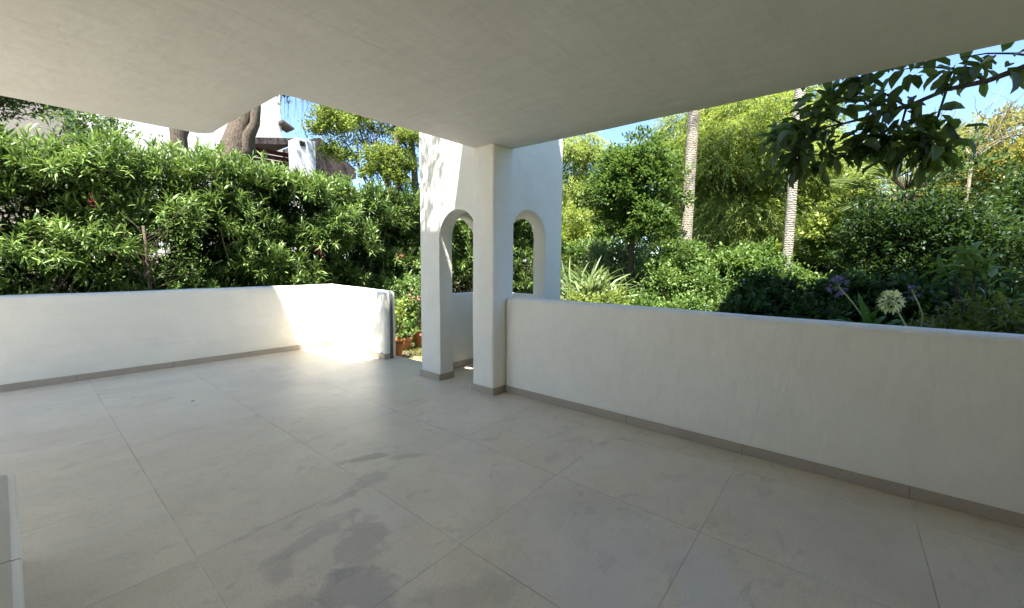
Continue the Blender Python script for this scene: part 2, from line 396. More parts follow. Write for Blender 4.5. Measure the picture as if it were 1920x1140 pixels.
# masonry bench with tiled top at the lower left
n = NT('bench_tile', .35); sp = n.n('ShaderNodeSeparateXYZ'); n.l(n.co, sp.inputs[0])
fr = n.math('ABSOLUTE', n.math('SUBTRACT', sp.outputs[1], 2.257))
col = n.mix(n.mr(n.noise(4, 5), .3, .7), (.50, .485, .42), (.56, .54, .47))
n.l(n.mix(n.mr(fr, .002, .004, 1, 0), col, (.07, .065, .05)), n.p.inputs['Base Color']); M_bt = n.m
n = NT('bench_trim', .22); sp = n.n('ShaderNodeSeparateXYZ'); n.l(n.co, sp.inputs[0])
fr = n.math('ABSOLUTE', n.math('SUBTRACT', sp.outputs[1], 2.257))
n.l(n.mix(n.mr(fr, .002, .004, 1, 0), (.82, .81, .76), (.1, .1, .08)), n.p.inputs['Base Color']); M_btr = n.m
be = thing('tiled_bench', 'grey-green tiled masonry bench with pale rounded edge at the lower left', 'bench', (-.6, 2, 0))
obj('bench_base', wall_box(-1.2, -.045, .3, 3.19, .0005, .42, .01, 0, 0), M_wall, be)
def round_top(x0, x1, y0, y1, z0, z1, rad, bev):
    bm = bmesh.new(); P = [(x0, y0), (x1, y0)]
    for k in range(7):
        a = k/6*PI/2; P.append((x1-rad+rad*math.cos(a), y1-rad+rad*math.sin(a)))
    P.append((x0, y1)); f = bm.faces.new([bm.verts.new((x, y, z1)) for x, y in P])
    g = bmesh.ops.extrude_face_region(bm, geom=[f])
    for v in g['geom']:
        if isinstance(v, bmesh.types.BMVert): v.co.z = z0
    bmesh.ops.recalc_face_normals(bm, faces=bm.faces[:])
    es = [e for e in bm.edges if all(abs(v.co.z-z1) < 1e-4 for v in e.verts)]
    if bev: bmesh.ops.bevel(bm, geom=es, offset=bev, segments=4, affect='EDGES', profile=.5)
    return bm
obj('edge_trim', round_top(-1.2, -.018, .3, 3.235, .425, .450, .04, .009), M_btr, be)
obj('tile_top', round_top(-1.2, -.042, .3, 3.21, .4495, .4525, .035, 0), M_bt, be, smooth=False)

# ------------------------------------------------------------------ ground
bm = bmesh.new(); quad(bm, [(-18, -4, -.02), (-5.25, -4, -.02), (-5.25, 14, -.02), (-18, 14, -.02)])
tag(obj('bounce_ground', bm, simple('pale_bounce_paving', (.72, .67, .58), (.64, .59, .50), .7, 3), smooth=False), kind='structure')  # unseen pale ground added to bounce sunlight under the ceiling
n = NT('ground', .95, .2)
c = n.mix(n.mr(n.noise(.7, 6, .6), .4, .6), (.10, .13, .035), (.16, .12, .07))
n.l(n.mix(n.mr(n.noise(12, 4), .4, .7), c, (.07, .075, .03)), n.p.inputs['Base Color']); n.l(n.bump(n.noise(9, 5), 1, .05), n.p.inputs['Normal'])
bm = bmesh.new(); quad(bm, [(-900, -900, -.15), (900, -900, -.15), (900, 900, -.15), (-900, 900, -.15)])
tag(obj('ground', bm, n.m, smooth=False), kind='structure')

# ------------------------------------------------------------------ foliage engine
rng = np.random.default_rng(7)
def unit(v): return v/np.maximum(np.linalg.norm(v, axis=-1, keepdims=True), 1e-9)
TPL = {
 'leaf': (np.array([(0, 0, 0), (.33, .5, .12), (.33, -.5, .12), (.72, .36, .06), (.72, -.36, .06), (1, 0, -.10)]),
          [(0, 2, 1), (1, 2, 4, 3), (3, 4, 5)]),
 'long': (np.array([(0, 0, 0), (.4, .5, .10), (.4, -.5, .10), (.75, .38, .02), (.75, -.38, .02), (1, 0, -.12)]),
          [(0, 2, 1), (1, 2, 4, 3), (3, 4, 5)]),
 'quad': (np.array([(0, 0, 0), (.45, .5, .1), (1, 0, 0), (.45, -.5, .1)]), [(0, 3, 2, 1)]),
 'big': (np.array([(0, 0, 0), (.12, .0, 0), (.3, .40, .10), (.3, 0, -.02), (.3, -.40, .10), (.62, .5, .08), (.62, 0, -.05), (.62, -.5, .08), (.86, .30, -.02), (.86, 0, -.1), (.86, -.30, -.02), (1, 0, -.2)]),
         [(1, 3, 2), (1, 4, 3), (2, 3, 6, 5), (3, 4, 7, 6), (5, 6, 9, 8), (6, 7, 10, 9), (8, 9, 11), (9, 10, 11)]),
 'strap': (np.array([(0, .5, 0), (0, -.5, 0), (.35, .5, .16), (.35, -.5, .16), (.7, .42, .12), (.7, -.42, .12), (.9, .25, -.02), (.9, -.25, -.02), (1, 0, -.12)]),
         [(0, 1, 3, 2), (2, 3, 5, 4), (4, 5, 7, 6), (6, 7, 8)]),
}
def leaf_mesh(name, parts, mat, parent=None, label=None, origin=(0, 0, 0)):
    """parts: list of (tpl, P, D, L, W, tint) arrays; one mesh"""
    Vs, Ls, St, Tn = [], [], [], []; off = 0; loff = 0
    for tpl, P, D, L, W, T in parts:
        tv, tf = TPL[tpl]; N = len(P)
        if N == 0: continue
        D = unit(D); up = np.array([0, 0, 1.]) + rng.normal(0, .35, (N, 3))
        S = unit(np.cross(up, D)); Nn = np.cross(D, S)
        L = np.broadcast_to(L, (N,)); W = np.broadcast_to(W, (N,))
        V = (P[:, None, :] + tv[None, :, 0:1]*(D*L[:, None])[:, None, :] + tv[None, :, 1:2]*(S*W[:, None])[:, None, :]
             + tv[None, :, 2:3]*(Nn*L[:, None])[:, None, :])
        k = len(tv); Vs.append(V.reshape(-1, 3))
        base = off + np.arange(N)*k
        flat = np.concatenate([np.array(f) for f in tf]); lens = np.array([len(f) for f in tf])
        Ls.append((base[:, None] + flat[None, :]).reshape(-1))
        st = np.concatenate([[0], np.cumsum(lens)[:-1]])
        St.append((loff + np.arange(N)[:, None]*len(flat) + st[None, :]).reshape(-1))
        Tn.append(np.repeat(np.broadcast_to(T, (N,)), k)); off += N*k; loff += N*len(flat)
    V = np.concatenate(Vs) - np.array(origin); Li = np.concatenate(Ls); S_ = np.concatenate(St); T = np.clip(np.concatenate(Tn), 0, 1)
    me = bpy.data.meshes.new(name)
    me.vertices.add(len(V)); me.vertices.foreach_set('co', V.astype(np.float32).ravel())
    me.loops.add(len(Li)); me.loops.foreach_set('vertex_index', Li.astype(np.int32))
    me.polygons.add(len(S_)); me.polygons.foreach_set('loop_start', S_.astype(np.int32))
    at = me.attributes.new('tint', 'FLOAT', 'POINT'); at.data.foreach_set('value', T.astype(np.float32))
    me.update(calc_edges=True); me.materials.append(mat)
    o = link(bpy.data.objects.new(name, me), parent)
    if label: o['label'] = label
    return o
def clump(A, D, n, twl, L, W, spread=.9, tpl='quad', tv=.2, tb=.5, droop=0, jit=.03, tip=.15):
    """n leaves along a twig at each anchor"""
    M = len(A); t = np.tile(np.linspace(.1, 1, n), (M, 1)) + rng.normal(0, .06, (M, n))
    D = unit(D)
    a = unit(np.cross(D, rng.normal(size=(M, 3)))); b = np.cross(D, a)
    ph = np.arange(n)[None, :]*2.399 + rng.uniform(0, 6.3, (M, 1)) + rng.normal(0, .3, (M, n))
    P = A[:, None, :] + D[:, None, :]*(t*twl)[..., None]
    P[..., 2] -= droop*(t**2)*twl
    sp = spread*(1.15-.6*t) + rng.normal(0, .15, (M, n))
    LD = D[:, None, :]*np.cos(sp)[..., None] + (a[:, None, :]*np.cos(ph)[..., None] + b[:, None, :]*np.sin(ph)[..., None])*np.sin(sp)[..., None]
    LD[..., 2] -= droop*.7
    P = P + rng.normal(0, jit, P.shape)
    Ls = L*rng.uniform(.65, 1.15, (M, n))
    T = tb + rng.normal(0, tv, (M, 1)) + rng.normal(0, tv*.5, (M, n)) + tip*(t-.5)
    return (tpl, P.reshape(-1, 3), LD.reshape(-1, 3), Ls.ravel(), (Ls*W/L).ravel(), T.ravel())
def lumps(center, rad, k, lr=.42, flat=0.0):
    """lump centres and radii over an ellipsoid"""
    c = np.array(center); r = np.array(rad, float)
    d = unit(rng.normal(size=(k, 3))); rr = rng.uniform(.35, .95, (k, 1))
    C = c + d*r*rr*(1-lr*.6); R = np.maximum(r.min()*lr, .05)*rng.uniform(.7, 1.25, k)
    return C, R
LUMP = [0]
def anchors(center, rad, k, per, lr=.42, up=.5, thick=.35, view=True, C=None, R=None):
    if C is None: C, R = lumps(center, rad, k, lr)
    A, D, T = [], [], []
    cen = np.mean(np.array(C), 0)
    for c, r in zip(C, R):
        m = max(3, int(per*(r/np.mean(R))**2))
        d = unit(rng.normal(size=(m, 3))); d[:, 2] = np.where(d[:, 2] < -.3, -d[:, 2]*.6, d[:, 2]); d = unit(d)
        rr = r*(1 - thick*rng.uniform(0, 1, (m, 1))**1.5)
        rag = rng.random((m, 1)) < .10                      # stray shoots outside the lump
        rr = np.where(rag, r*rng.uniform(1.05, 1.6, (m, 1)), rr)
        A.append(c + d*rr*np.array([1, 1, .85])); dd = d + np.array([0, 0, up]) + rng.normal(0, .3, (m, 3))
        D.append(unit(dd)); T.append(np.full((m, 1), rng.normal(0, .13)))
    LUMP[0] = np.concatenate(T)
    return np.concatenate(A), np.concatenate(D)
def tube_bm(bm, pts, rads, sides=7):
    prev = None; rings = []
    pts = [Vector(p) for p in pts]
    for i, p in enumerate(pts):
        t = (pts[min(i+1, len(pts)-1)] - pts[max(i-1, 0)]).normalized()
        a = t.orthogonal().normalized() if prev is None else (prev - t*prev.dot(t)).normalized()
        prev = a; b = t.cross(a)
        rings.append([bm.verts.new(p + (a*math.cos(2*PI*k/sides) + b*math.sin(2*PI*k/sides))*rads[i]) for k in range(sides)])
    for i in range(len(rings)-1):
        for k in range(sides):
            bm.faces.new([rings[i][k], rings[i][(k+1) % sides], rings[i+1][(k+1) % sides], rings[i+1][k]])
    bm.faces.new(rings[0][::-1]); bm.faces.new(rings[-1])
def bent(p0, p1, n=6, amp=.12, sag=0.0):
    p0, p1 = Vector(p0), Vector(p1); L = (p1-p0).length; out = []
    sd = Vector(rng.uniform(0, 50, 3))
    for i in range(n+1):
        t = i/n; q = p0.lerp(p1, t) + noise.noise_vector(sd + Vector((t*2.5, 0, 0)))*amp*L*math.sin(PI*min(t*1.0, 1))
        q.z -= sag*L*math.sin(PI*t); out.append(q)
    return out
def trunk(root, base, top, r0, r1, mat, limbs=(), amp=.05, name='trunk', sides=10):
    bm = bmesh.new(); P = bent(base, top, 8, amp); tube_bm(bm, P, [r0+(r1-r0)*i/8 for i in range(9)], sides)
    for e in limbs:
        e = Vector(e); i = int(rng.integers(3, 8)); Q = bent(P[i], e, 6, .12)
        rr = (r0+(r1-r0)*i/8)*.55; tube_bm(bm, Q, [rr*(1-.8*j/6) for j in range(7)], 6)
    return obj(name, bm, mat, root)
def P_at(px, py, D):
    """world point seen at photo pixel (1920 wide) at horizontal distance D - used only to place plants"""
    d = F_ + R_*((px-960)/FPX) + U_*((570-py)/FPX); h = math.hypot(d.x, d.y)
    return Vector((0, 0, CH)) + d*(D/h)

def flowers(parent, at, n, r, mat, L=.028, name='blossom', label=None):
    c = np.array(at); A = c + rng.normal(0, r, (n, 3)); D = unit(rng.normal(size=(n, 3)) + np.array([0, 0, .6]))
    a = clump(A, D, 5, .01, L, L*.8, spread=1.1, tpl='leaf', tv=.25, jit=.004, tip=0)
    return leaf_mesh(name, [a], mat, parent, label, origin=parent.location)

G_OLE = 'oleander shrubs behind the low wall'
def oleander(x, y, h, rx, ry, label, n=16, per=26, mat=L_ole, fl=(), tb=.5):
    root = thing('oleander_shrub', label, 'shrub', (x, y, -.15), G_OLE)
    C, R = [], []
    for i in range(n):
        zz = rng.uniform(.12, 1.0)
        C.append((x + rng.uniform(-1, 1)*rx*.8, y + rng.uniform(-1, .8)*ry*.7, zz*h - .32)); R.append(rng.uniform(.30, .42))
    for i in range(5):
        C.append((x + rng.uniform(-1, 1)*rx*.8, y + rng.uniform(-1, 1)*ry*.5, h - .42 - rng.uniform(0, .25))); R.append(rng.uniform(.28, .4))
    A, D = anchors(None, None, 0, per, up=.65, thick=.32, C=np.array(C), R=np.array(R))
    k = A[:, 2] < h + .12; A, D = A[k], D[k]; lt = LUMP[0][k]
    Lf = rng.uniform(.15, .195)
    parts = [clump(A, D, 17, .24, Lf, Lf*.15, spread=1.15, tpl='long', tb=tb + lt*1.3, tv=.26, jit=.006, tip=.75, droop=.05)]
    m = 760; T = np.stack([x + rng.uniform(-1, 1, m)*(rx+.1), y + rng.uniform(.0, 1.1, m), rng.uniform(-.1, h-.5, m)], 1)
    parts.append(clump(T, rng.normal(0, 1, (m, 3)), 12, .25, .17, .05, spread=1.1, tpl='quad', tb=.12, tv=.1, tip=.1))  # inner fill leaves, tinted dark to paint the shade inside the hedge
    # a few tall shoots
    m = 26; T = np.stack([x + rng.uniform(-1, 1, m)*rx, y + rng.uniform(-.8, .8, m)*ry, h - .35 + rng.uniform(-.15, .12, m)], 1)
    parts.append(clump(T, np.array([0, 0, 1.]) + rng.normal(0, .25, (m, 3)), 25, .38, .21, .031, spread=.85, tpl='long', tb=tb+.12, jit=.006, tip=.4))
    leaf_mesh('foliage', parts, mat, root, origin=root.location)
    bm = bmesh.new()
    for i in range(5):
        b = Vector((x + rng.uniform(-.35, .35), y + rng.uniform(-.3, .3), -.15)); e = Vector(C[int(rng.integers(0, len(C)))])
        tube_bm(bm, bent(b, e, 7, .10), [.022*(1-.7*j/7) for j in range(8)], 5)
    obj('stem', bm, M_twig, root)
    for p in fl: flowers(root, p, 11, .045, M_red, label='red oleander blossom')
    return root
spec = [(-1.3, 9.2, 3.0, .9, 'oleander shrub at the far left edge of the hedge'),
        (.25, 9.1, 3.15, .9, 'bright oleander with long arching shoots left of the bare brown stem'),
        (1.75, 9.3, 3.2, .9, 'oleander with pink blossom above the bare brown stem'),
        (3.2, 9.5, 3.28, .9, 'dark oleander below the two thick tree trunks'),
        (4.7, 9.6, 3.28, .9, 'oleander below the white chimney, red blossom at its right'),
        (6.2, 9.7, 3.2, .9, 'oleander above the turned corner of the low wall'),
        (7.7, 9.6, 3.15, .9, 'oleander just left of the arched tower, small red blossom low down'),
        (9.2, 9.4, 3.6, .95, 'oleander seen through the arched doorway of the tower'),
        (10.8, 8.9, 3.4, .95, 'oleander seen through the arched window right of the column')]
FL = {2: [P_at(172, 378, 8.6)], 4: [P_at(597, 468, 10.0), P_at(603, 474, 10.0)], 6: [P_at(752, 480, 10.9)], 8: []}
for i, (x, y, h, rx, lab) in enumerate(spec):
    oleander(x, y, h, rx, .75, lab, n=24, per=38, fl=FL.get(i, []), tb=(.60, .72, .56, .46, .52, .42, .50, .55, .5)[i])
# tall bare stem with twigs at px 200
r = thing('bare_stemmed_shrub', 'shrub with bare brown stem and fine twigs in front of the left oleanders', 'shrub', (1.45, 8.35, -.15))
bm = bmesh.new(); b0 = Vector((1.45, 8.35, -.15)); top = Vector((1.42, 8.4, 2.0))
tube_bm(bm, bent(b0, top, 8, .03), [.035*(1-.5*j/8) for j in range(9)], 7)
E_ = []
for i in range(26):
    s = b0.lerp(top, rng.uniform(.45, .95)); e = s + Vector((rng.uniform(-.65, .65), rng.uniform(-.25, .3), rng.uniform(.1, .7)))
    tube_bm(bm, bent(s, e, 5, .12), [.007*(1-.7*j/5) for j in range(6)], 4); E_.append(e)
obj('stem', bm, M_bark, r)
A = np.repeat(np.array([list(e) for e in E_]), 9, 0) + rng.normal(0, .12, (26*9, 3))
leaf_mesh('foliage', [clump(A, rng.normal(0, 1, (len(A), 3)) + np.array([0, 0, .6]), 8, .1, .045, .018, tpl='quad', tb=.6)], L_mid, r, origin=r.location)

def tree(name, label, cat, base, crown, rad, k, per, leaf, mat, bark=M_bark, tr=.09, lr=.42, up=.4, thick=.5, droop=0, group=None, limbs=5, extra=None, **kw):
    """leaf=(n, twig, L, W, tpl)"""
    base = Vector(base); root = thing(name, label, cat, base, group)
    C, R = lumps(crown, rad, k, lr)
    A, D = anchors(None, None, 0, per, up=up, thick=thick, C=C, R=R)
    n_, twl, L, W, tpl = leaf
    kw['tb'] = kw.get('tb', .5) + LUMP[0]
    parts = [clump(A, D, n_, twl, L, W, tpl=tpl, droop=droop, **kw)]
    if extra: parts += extra
    leaf_mesh('crown', parts, mat, root, origin=base)
    cc = Vector(crown); top = Vector((cc.x, cc.y, cc.z + rad[2]*.1))
    if tr: trunk(root, base, top, tr, tr*.5, bark, [C[int(i)] for i in rng.integers(0, len(C), limbs)])
    return root
def g0(v): return Vector((v.x, v.y, -.15))

# ---------------------------------------------------------------- garden to the right
p = P_at(1195, 360, 9.0)
tree('broadleaf_tree', 'dense dark green egg-shaped tree just right of the tower', 'tree', g0(p), (p.x, p.y, 2.75), (1.0, 1.0, 1.75), 46, 62,
     (10, .14, .085, .040, 'leaf'), L_mid, bark=M_barkd, tr=.07, lr=.30, thick=.4, tb=.42, tip=.5)
p = P_at(1400, 330, 13.5)
def weeping(label, c, rad, k, per, mat, tr=.16, base=None, tb=.5, n=17, L=.12):
    root = thing('weeping_tree', label, 'tree', base or (c[0], c[1], -.15), None)
    C, R = lumps(c, rad, k, .30); A, D = anchors(None, None, 0, per, up=-.1, thick=.3, C=C, R=R*1.1)
    D = D*.75 + np.array([0, 0, -.8])
    leaf_mesh('crown', [clump(A, D, n, .62, L, .026, spread=.6, tpl='quad', tb=tb + LUMP[0]*1.4, tv=.22, jit=.02, tip=.25)], mat, root, origin=root.location)
    trunk(root, root.location, (c[0], c[1], c[2]+rad[2]*.3), tr, tr*.4, M_barkd, [C[int(i)] for i in rng.integers(0, k, 10)])
    return root
weeping('large weeping light green tree between the two palm trunks', (p.x, p.y, 3.7), (2.2, 2.0, 3.4), 80, 66, L_pep, tb=.55)
p = P_at(1325, 300, 15.5)
weeping('tall pale weeping tree behind the brown palm trunk', (p.x, p.y, 5.0), (1.9, 1.7, 3.4), 64, 64, L_pep, tb=.6)
p = P_at(1520, 380, 15)
weeping('yellowish weeping tree behind the pale palm trunk', (p.x, p.y, 3.3), (1.8, 1.6, 2.5), 60, 64, L_pep, tb=.5)
p = P_at(1450, 250, 24)
tree('broadleaf_tree', 'tall far tree showing above the weeping tree', 'tree', g0(p), (p.x, p.y, 7.2), (3.4, 3.0, 3.0), 60, 60, (9, .3, .15, .065, 'quad'), L_yel, tr=.2, tb=.3)
p = P_at(1120, 330, 17)
tree('broadleaf_tree', 'far yellow-green tree between the tower and the dark tree', 'tree', g0(p), (p.x, p.y, 3.0), (2.0, 1.8, 1.9), 46, 70, (9, .22, .12, .05, 'quad'), L_yel, tr=.15, tb=.45)
p = P_at(1075, 400, 12)
tree('shrub', 'orange-tinged shrub against the right edge of the tower', 'shrub', g0(p), (p.x, p.y, 2.0), (.7, .7, 1.1), 26, 46, (9, .14, .08, .04, 'leaf'), L_yel, tr=.05, tb=.75)
p = P_at(1160, 430, 9.8)
tree('shrub', 'mid green shrub at the foot of the dark tree', 'shrub', g0(p), (p.x, p.y, 1.2), (1.1, .8, 1.0), 30, 40, (9, .14, .08, .036, 'leaf'), L_grey, tr=.05, tb=.45)
p = P_at(1585, 400, 10.3)
tree('broadleaf_tree', 'small yellow-green tree right of the pale palm trunk', 'tree', g0(p), (p.x, p.y, 2.0), (.6, .7, 1.2), 26, 44, (9, .15, .09, .045, 'leaf'), L_yel, tr=.05, tb=.7)
p = P_at(1730, 430, 8.8)
tree('evergreen_bush', 'big dark round evergreen below the hanging branch', 'shrub', g0(p), (p.x, p.y, 1.55), (1.05, 1.1, 1.75), 54, 62, (10, .14, .09, .026, 'long'), L_dark, bark=M_barkd, tr=.06, lr=.36, tb=.32, tip=.5)
p = P_at(1850, 300, 14)
tree('golden_tree', 'thin golden-leaved tree under the blue sky at the right', 'tree', g0(p), (p.x, p.y, 3.15), (2.1, 1.6, 1.6), 90, 60, (9, .16, .085, .04, 'quad'), L_gold, tr=.09, lr=.26, tb=.5, bark=M_bark)
p = P_at(1935, 400, 9.5)
tree('broadleaf_tree', 'dark tree at the right edge below the golden tree', 'tree', g0(p), (p.x+.3, p.y-.3, 1.9), (.95, .9, 1.6), 34, 44, (10, .15, .085, .03, 'leaf'), L_dark, tr=.07, tb=.55)
p = P_at(1660, 330, 19)
tree('broadleaf_tree', 'far greyish tree under the sky between palm and evergreen', 'tree', g0(p), (p.x, p.y, 3.0), (2.4, 2, 1.5), 30, 30, (9, .22, .12, .05, 'quad'), L_grey, tr=.12)
# bare winter-twig tree
p = P_at(1830, 300, 11.5); r = thing('bare_tree', 'leafless grey branching tree against the sky at the right', 'tree', g0(p))
bm = bmesh.new(); b0 = g0(p); t0 = P_at(1822, 300, 11.5); tube_bm(bm, bent(b0, t0, 7, .05), [.05-.004*j for j in range(8)], 7)
for (ex, ey) in ((1920, 175), (1850, 190), (1960, 210), (1870, 215), (1835, 215), (1905, 240), (1780, 225)):
    e = P_at(ex, ey, 11.5); Q = bent(t0, e, 7, .10); tube_bm(bm, Q, [.018*(1-.8*j/7) for j in range(8)], 5)
    for i in range(9):
        s = Q[int(rng.integers(2, 8))]; e2 = s + (e-t0)*rng.uniform(.2, .4) + Vector(rng.normal(0, .22, 3)); tube_bm(bm, bent(s, e2, 4, .15), [.006, .005, .004, .003, .002], 4)
obj('trunk', bm, M_twig, r)

# palms
def frond_set(C, n, L, elev, droop, nl, ll, tb=.5, arc=.5):
    """pinnate fronds -> leaflets; returns part and rachis polylines"""
    Pp, Dd, Ll, lines = [], [], [], []
    for i in range(n):
        az = i*2.399 + rng.normal(0, .2); el = elev[0] + (elev[1]-elev[0])*rng.random(); l = L*rng.uniform(.8, 1.1)
        h = np.array([math.cos(az), math.sin(az), 0]); t = np.linspace(0, 1, nl)
        pos = np.array(C) + np.outer(t*l*math.cos(el), h) + np.outer(t*l*math.sin(el) - droop*l*t**2, [0, 0, 1])
        tg = unit(np.gradient(pos, axis=0)); sd = unit(np.cross(tg, [0, 0, 1]))
        lines.append(pos)
        for s in (-1, 1):
            d = tg*.75 + sd*s + np.array([0, 0, -.15]); k = t > .12
            Pp.append(pos[k]); Dd.append(d[k]); Ll.append((ll*np.sin(PI*np.clip(t*.85+.12, 0, 1)))[k])
    Pp, Dd, Ll = np.concatenate(Pp), np.concatenate(Dd), np.concatenate(Ll)
    Dd = Dd + rng.normal(0, .08, Dd.shape)
    return ('quad', Pp, Dd, Ll, np.full(len(Ll), .022), tb + rng.normal(0, .15, len(Ll))), lines
def palm(name, label, base, top, r0, r1, mat, fr, leafm=L_grey, group=None):
    root = thing(name, label, 'palm', base, group)
    bm = bmesh.new(); Q = bent(base, top, 14, .01)
    tube_bm(bm, Q, [r0+(r1-r0)*j/14 for j in range(15)], 14); obj('trunk', bm, mat, root)
    part, lines = frond_set(list(top), *fr); leaf_mesh('crown', [part], leafm, root, origin=base)
    return root
b, t = P_at(1283, 450, 9.6), P_at(1297, 212, 9.6); d = (t-b)
palm('tall_palm', 'tall palm with a ringed brown trunk right of the dense dark tree', b - d*(b.z+.15)/d.z, t + d*(8.6-t.z)/d.z, .115, .10, M_palm, (26, 2.2, (-.4, 1.1), .5, 60, .5))
b, t = P_at(1475, 490, 9.4), P_at(1491, 300, 9.4); d = (t-b)
palm('tall_palm', 'tall palm with a pale grey trunk left of the hanging branch', b - d*(b.z+.15)/d.z, t + d*(7.8-t.z)/d.z, .085, .07, M_palmw, (22, 2.0, (-.4, 1.1), .5, 60, .45))
# fan palm head behind evergreen, spiky top
def fanpalm(label, c, n, L, ll, base):
    root = thing('fan_palm', label, 'palm', base); Pp, Dd, LL = [], [], []
    bm = bmesh.new(); tube_bm(bm, bent(base, c, 8, .02), [.11]*9, 9); c = np.array(c)
    for i in range(n):
        az = i*2.399; el = rng.uniform(-.5, 1.4); d = np.array([math.cos(az)*math.cos(el), math.sin(az)*math.cos(el), math.sin(el)]); e = c + d*L*rng.uniform(.8, 1.1)
        tube_bm(bm, [c, e], [.012, .006], 4)
        sd = unit(np.cross(d, [0, 0, 1.])); a = np.linspace(-1.35, 1.35, 26)
        Pp.append(np.repeat(e[None], 26, 0)); Dd.append(np.cos(a)[:, None]*d + np.sin(a)[:, None]*sd + rng.normal(0, .05, (26, 3))); LL.append(ll*(.75+.25*np.cos(a)))
    obj('trunk', bm, M_barkd, root)
    Pp, Dd, LL = map(np.concatenate, (Pp, Dd, LL))
    leaf_mesh('crown', [('quad', Pp, Dd, LL, np.full(len(LL), .035), .5 + rng.normal(0, .18, len(LL)))], L_grey, root, origin=base)
p = P_at(1700, 362, 9.4); fanpalm('fan palm with spiky fronds rising behind the dark evergreen', p, 34, .62, .62, g0(p))
p = P_at(1560, 470, 10.5); fanpalm('low fan palm glowing light green right of the pale palm trunk', p, 26, .45, .5, g0(p))
p = P_at(1085, 330, 16); weeping('pale weeping tree against the right edge of the tower', (p.x, p.y, 4.4), (1.0, .9, 3.0), 36, 60, L_pep, tb=.55, tr=.08)

# low hedge plants along the outer side of the right wall
def bush(label, px, D, zc, rad, mat, k=26, per=44, leaf=(9, .13, .06, .034, 'leaf'), tb=.5, py=520, name='garden_shrub', **kw):
    p = P_at(px, py, D)
    return tree(name, label, 'shrub', g0(p), (p.x, p.y, zc), rad, k, per, leaf, mat, bark=M_twig, tr=.03, lr=.30, thick=.55, tb=tb, tip=.5, limbs=6, group='shrubs beyond the right wall', **kw)
bush('low yellow-green shrub over the wall beside the tower', 1130, 7.2, .45, (.85, .7, .62), L_yel, per=50, leaf=(9, .12, .05, .03, 'leaf'))
bush('bright green shrub over the wall below the dense tree', 1260, 8.0, .65, (1.1, .8, .8), L_mid, tb=.75, per=50)
bush('bright broad-leaved shrub below the brown palm trunk', 1350, 7.2, .55, (.85, .7, .75), L_mid, tb=.6, per=50)
bush('dark glossy round-leaved shrub below the pale palm trunk', 1450, 6.7, .65, (.8, .65, .68), L_dark, k=30, per=60, leaf=(9, .13, .075, .046, 'leaf'))
bush('dark glossy shrub behind the lilac flower head', 1560, 6.6, .65, (.8, .6, .68), L_dark, k=30, per=60, leaf=(9, .13, .075, .046, 'leaf'))
bush('very dark shrub behind the cream flower head', 1680, 6.7, .60, (.8, .6, .72), L_dark, k=30, per=60, tb=.4, leaf=(9, .13, .075, .046, 'leaf'))
bush('dark shrub behind the bright pointed leaves at the right', 1800, 7.2, .8, (.9, .7, .75), L_dark, k=30, per=60, tb=.5, leaf=(9, .13, .075, .046, 'leaf'))
bush('olive brown shrub leaning over the wall at the right edge', 1860, 5.4, .62, (.75, .55, .58), L_brown, k=30, per=60, leaf=(10, .16, .075, .022, 'long'), py=600)
bush('olive shrub low behind the wall right of the cream flower', 1745, 5.6, .45, (.45, .4, .55), L_brown, per=50, leaf=(10, .14, .065, .02, 'long'), py=600)
for px, D, mt, lab in ((1120, 11, L_mid, 'middle-distance shrub nearest the tower'), (1230, 11.5, L_dark, 'middle-distance dark shrub behind the dense tree'), (1330, 11, L_mid, 'middle-distance shrub at the foot of the brown palm trunk'),
        (1430, 11, L_yel, 'middle-distance yellowish shrub under the weeping tree'), (1530, 11.5, L_dark, 'middle-distance dark shrub right of the pale palm trunk'), (1400, 9.3, L_mid, 'middle-distance shrub in front of the weeping tree')):
    bush(lab, px, D, .95, (1.3, .9, 1.1), mt, k=34, per=60, leaf=(9, .16, .085, .045, 'leaf'))
bush('tall light green shrub hiding the foot of the brown palm trunk', 1285, 8.8, 1.0, (.85, .7, 1.1), L_mid, k=30, per=60, tb=.65)
bush('light green shrub hiding the foot of the pale palm trunk', 1480, 8.4, .8, (.7, .6, .85), L_mid, k=26, per=60, tb=.5)
# bright upright big-leaf plant
p = P_at(1825, 545, 5.9); r = thing('pointed_leaf_plant', 'sunlit plant with long pointed leaves above the olive shrub', 'plant', g0(p))
A = np.array([list(P_at(x, y, 5.9)) for x, y in ((1800, 500), (1830, 490), (1850, 510), (1815, 530), (1845, 530), (1790, 520))])
leaf_mesh('foliage', [clump(A, np.array([0, 0, .8]) + rng.normal(0, .4, (6, 3)), 9, .10, .22, .05, spread=1.1, tpl='strap', tb=.75, droop=.1)], L_mid, r, origin=r.location)
bm = bmesh.new()
for a in A: tube_bm(bm, bent(r.location, a, 5, .06), [.006]*6, 5)
obj('stem', bm, M_barkd, r)
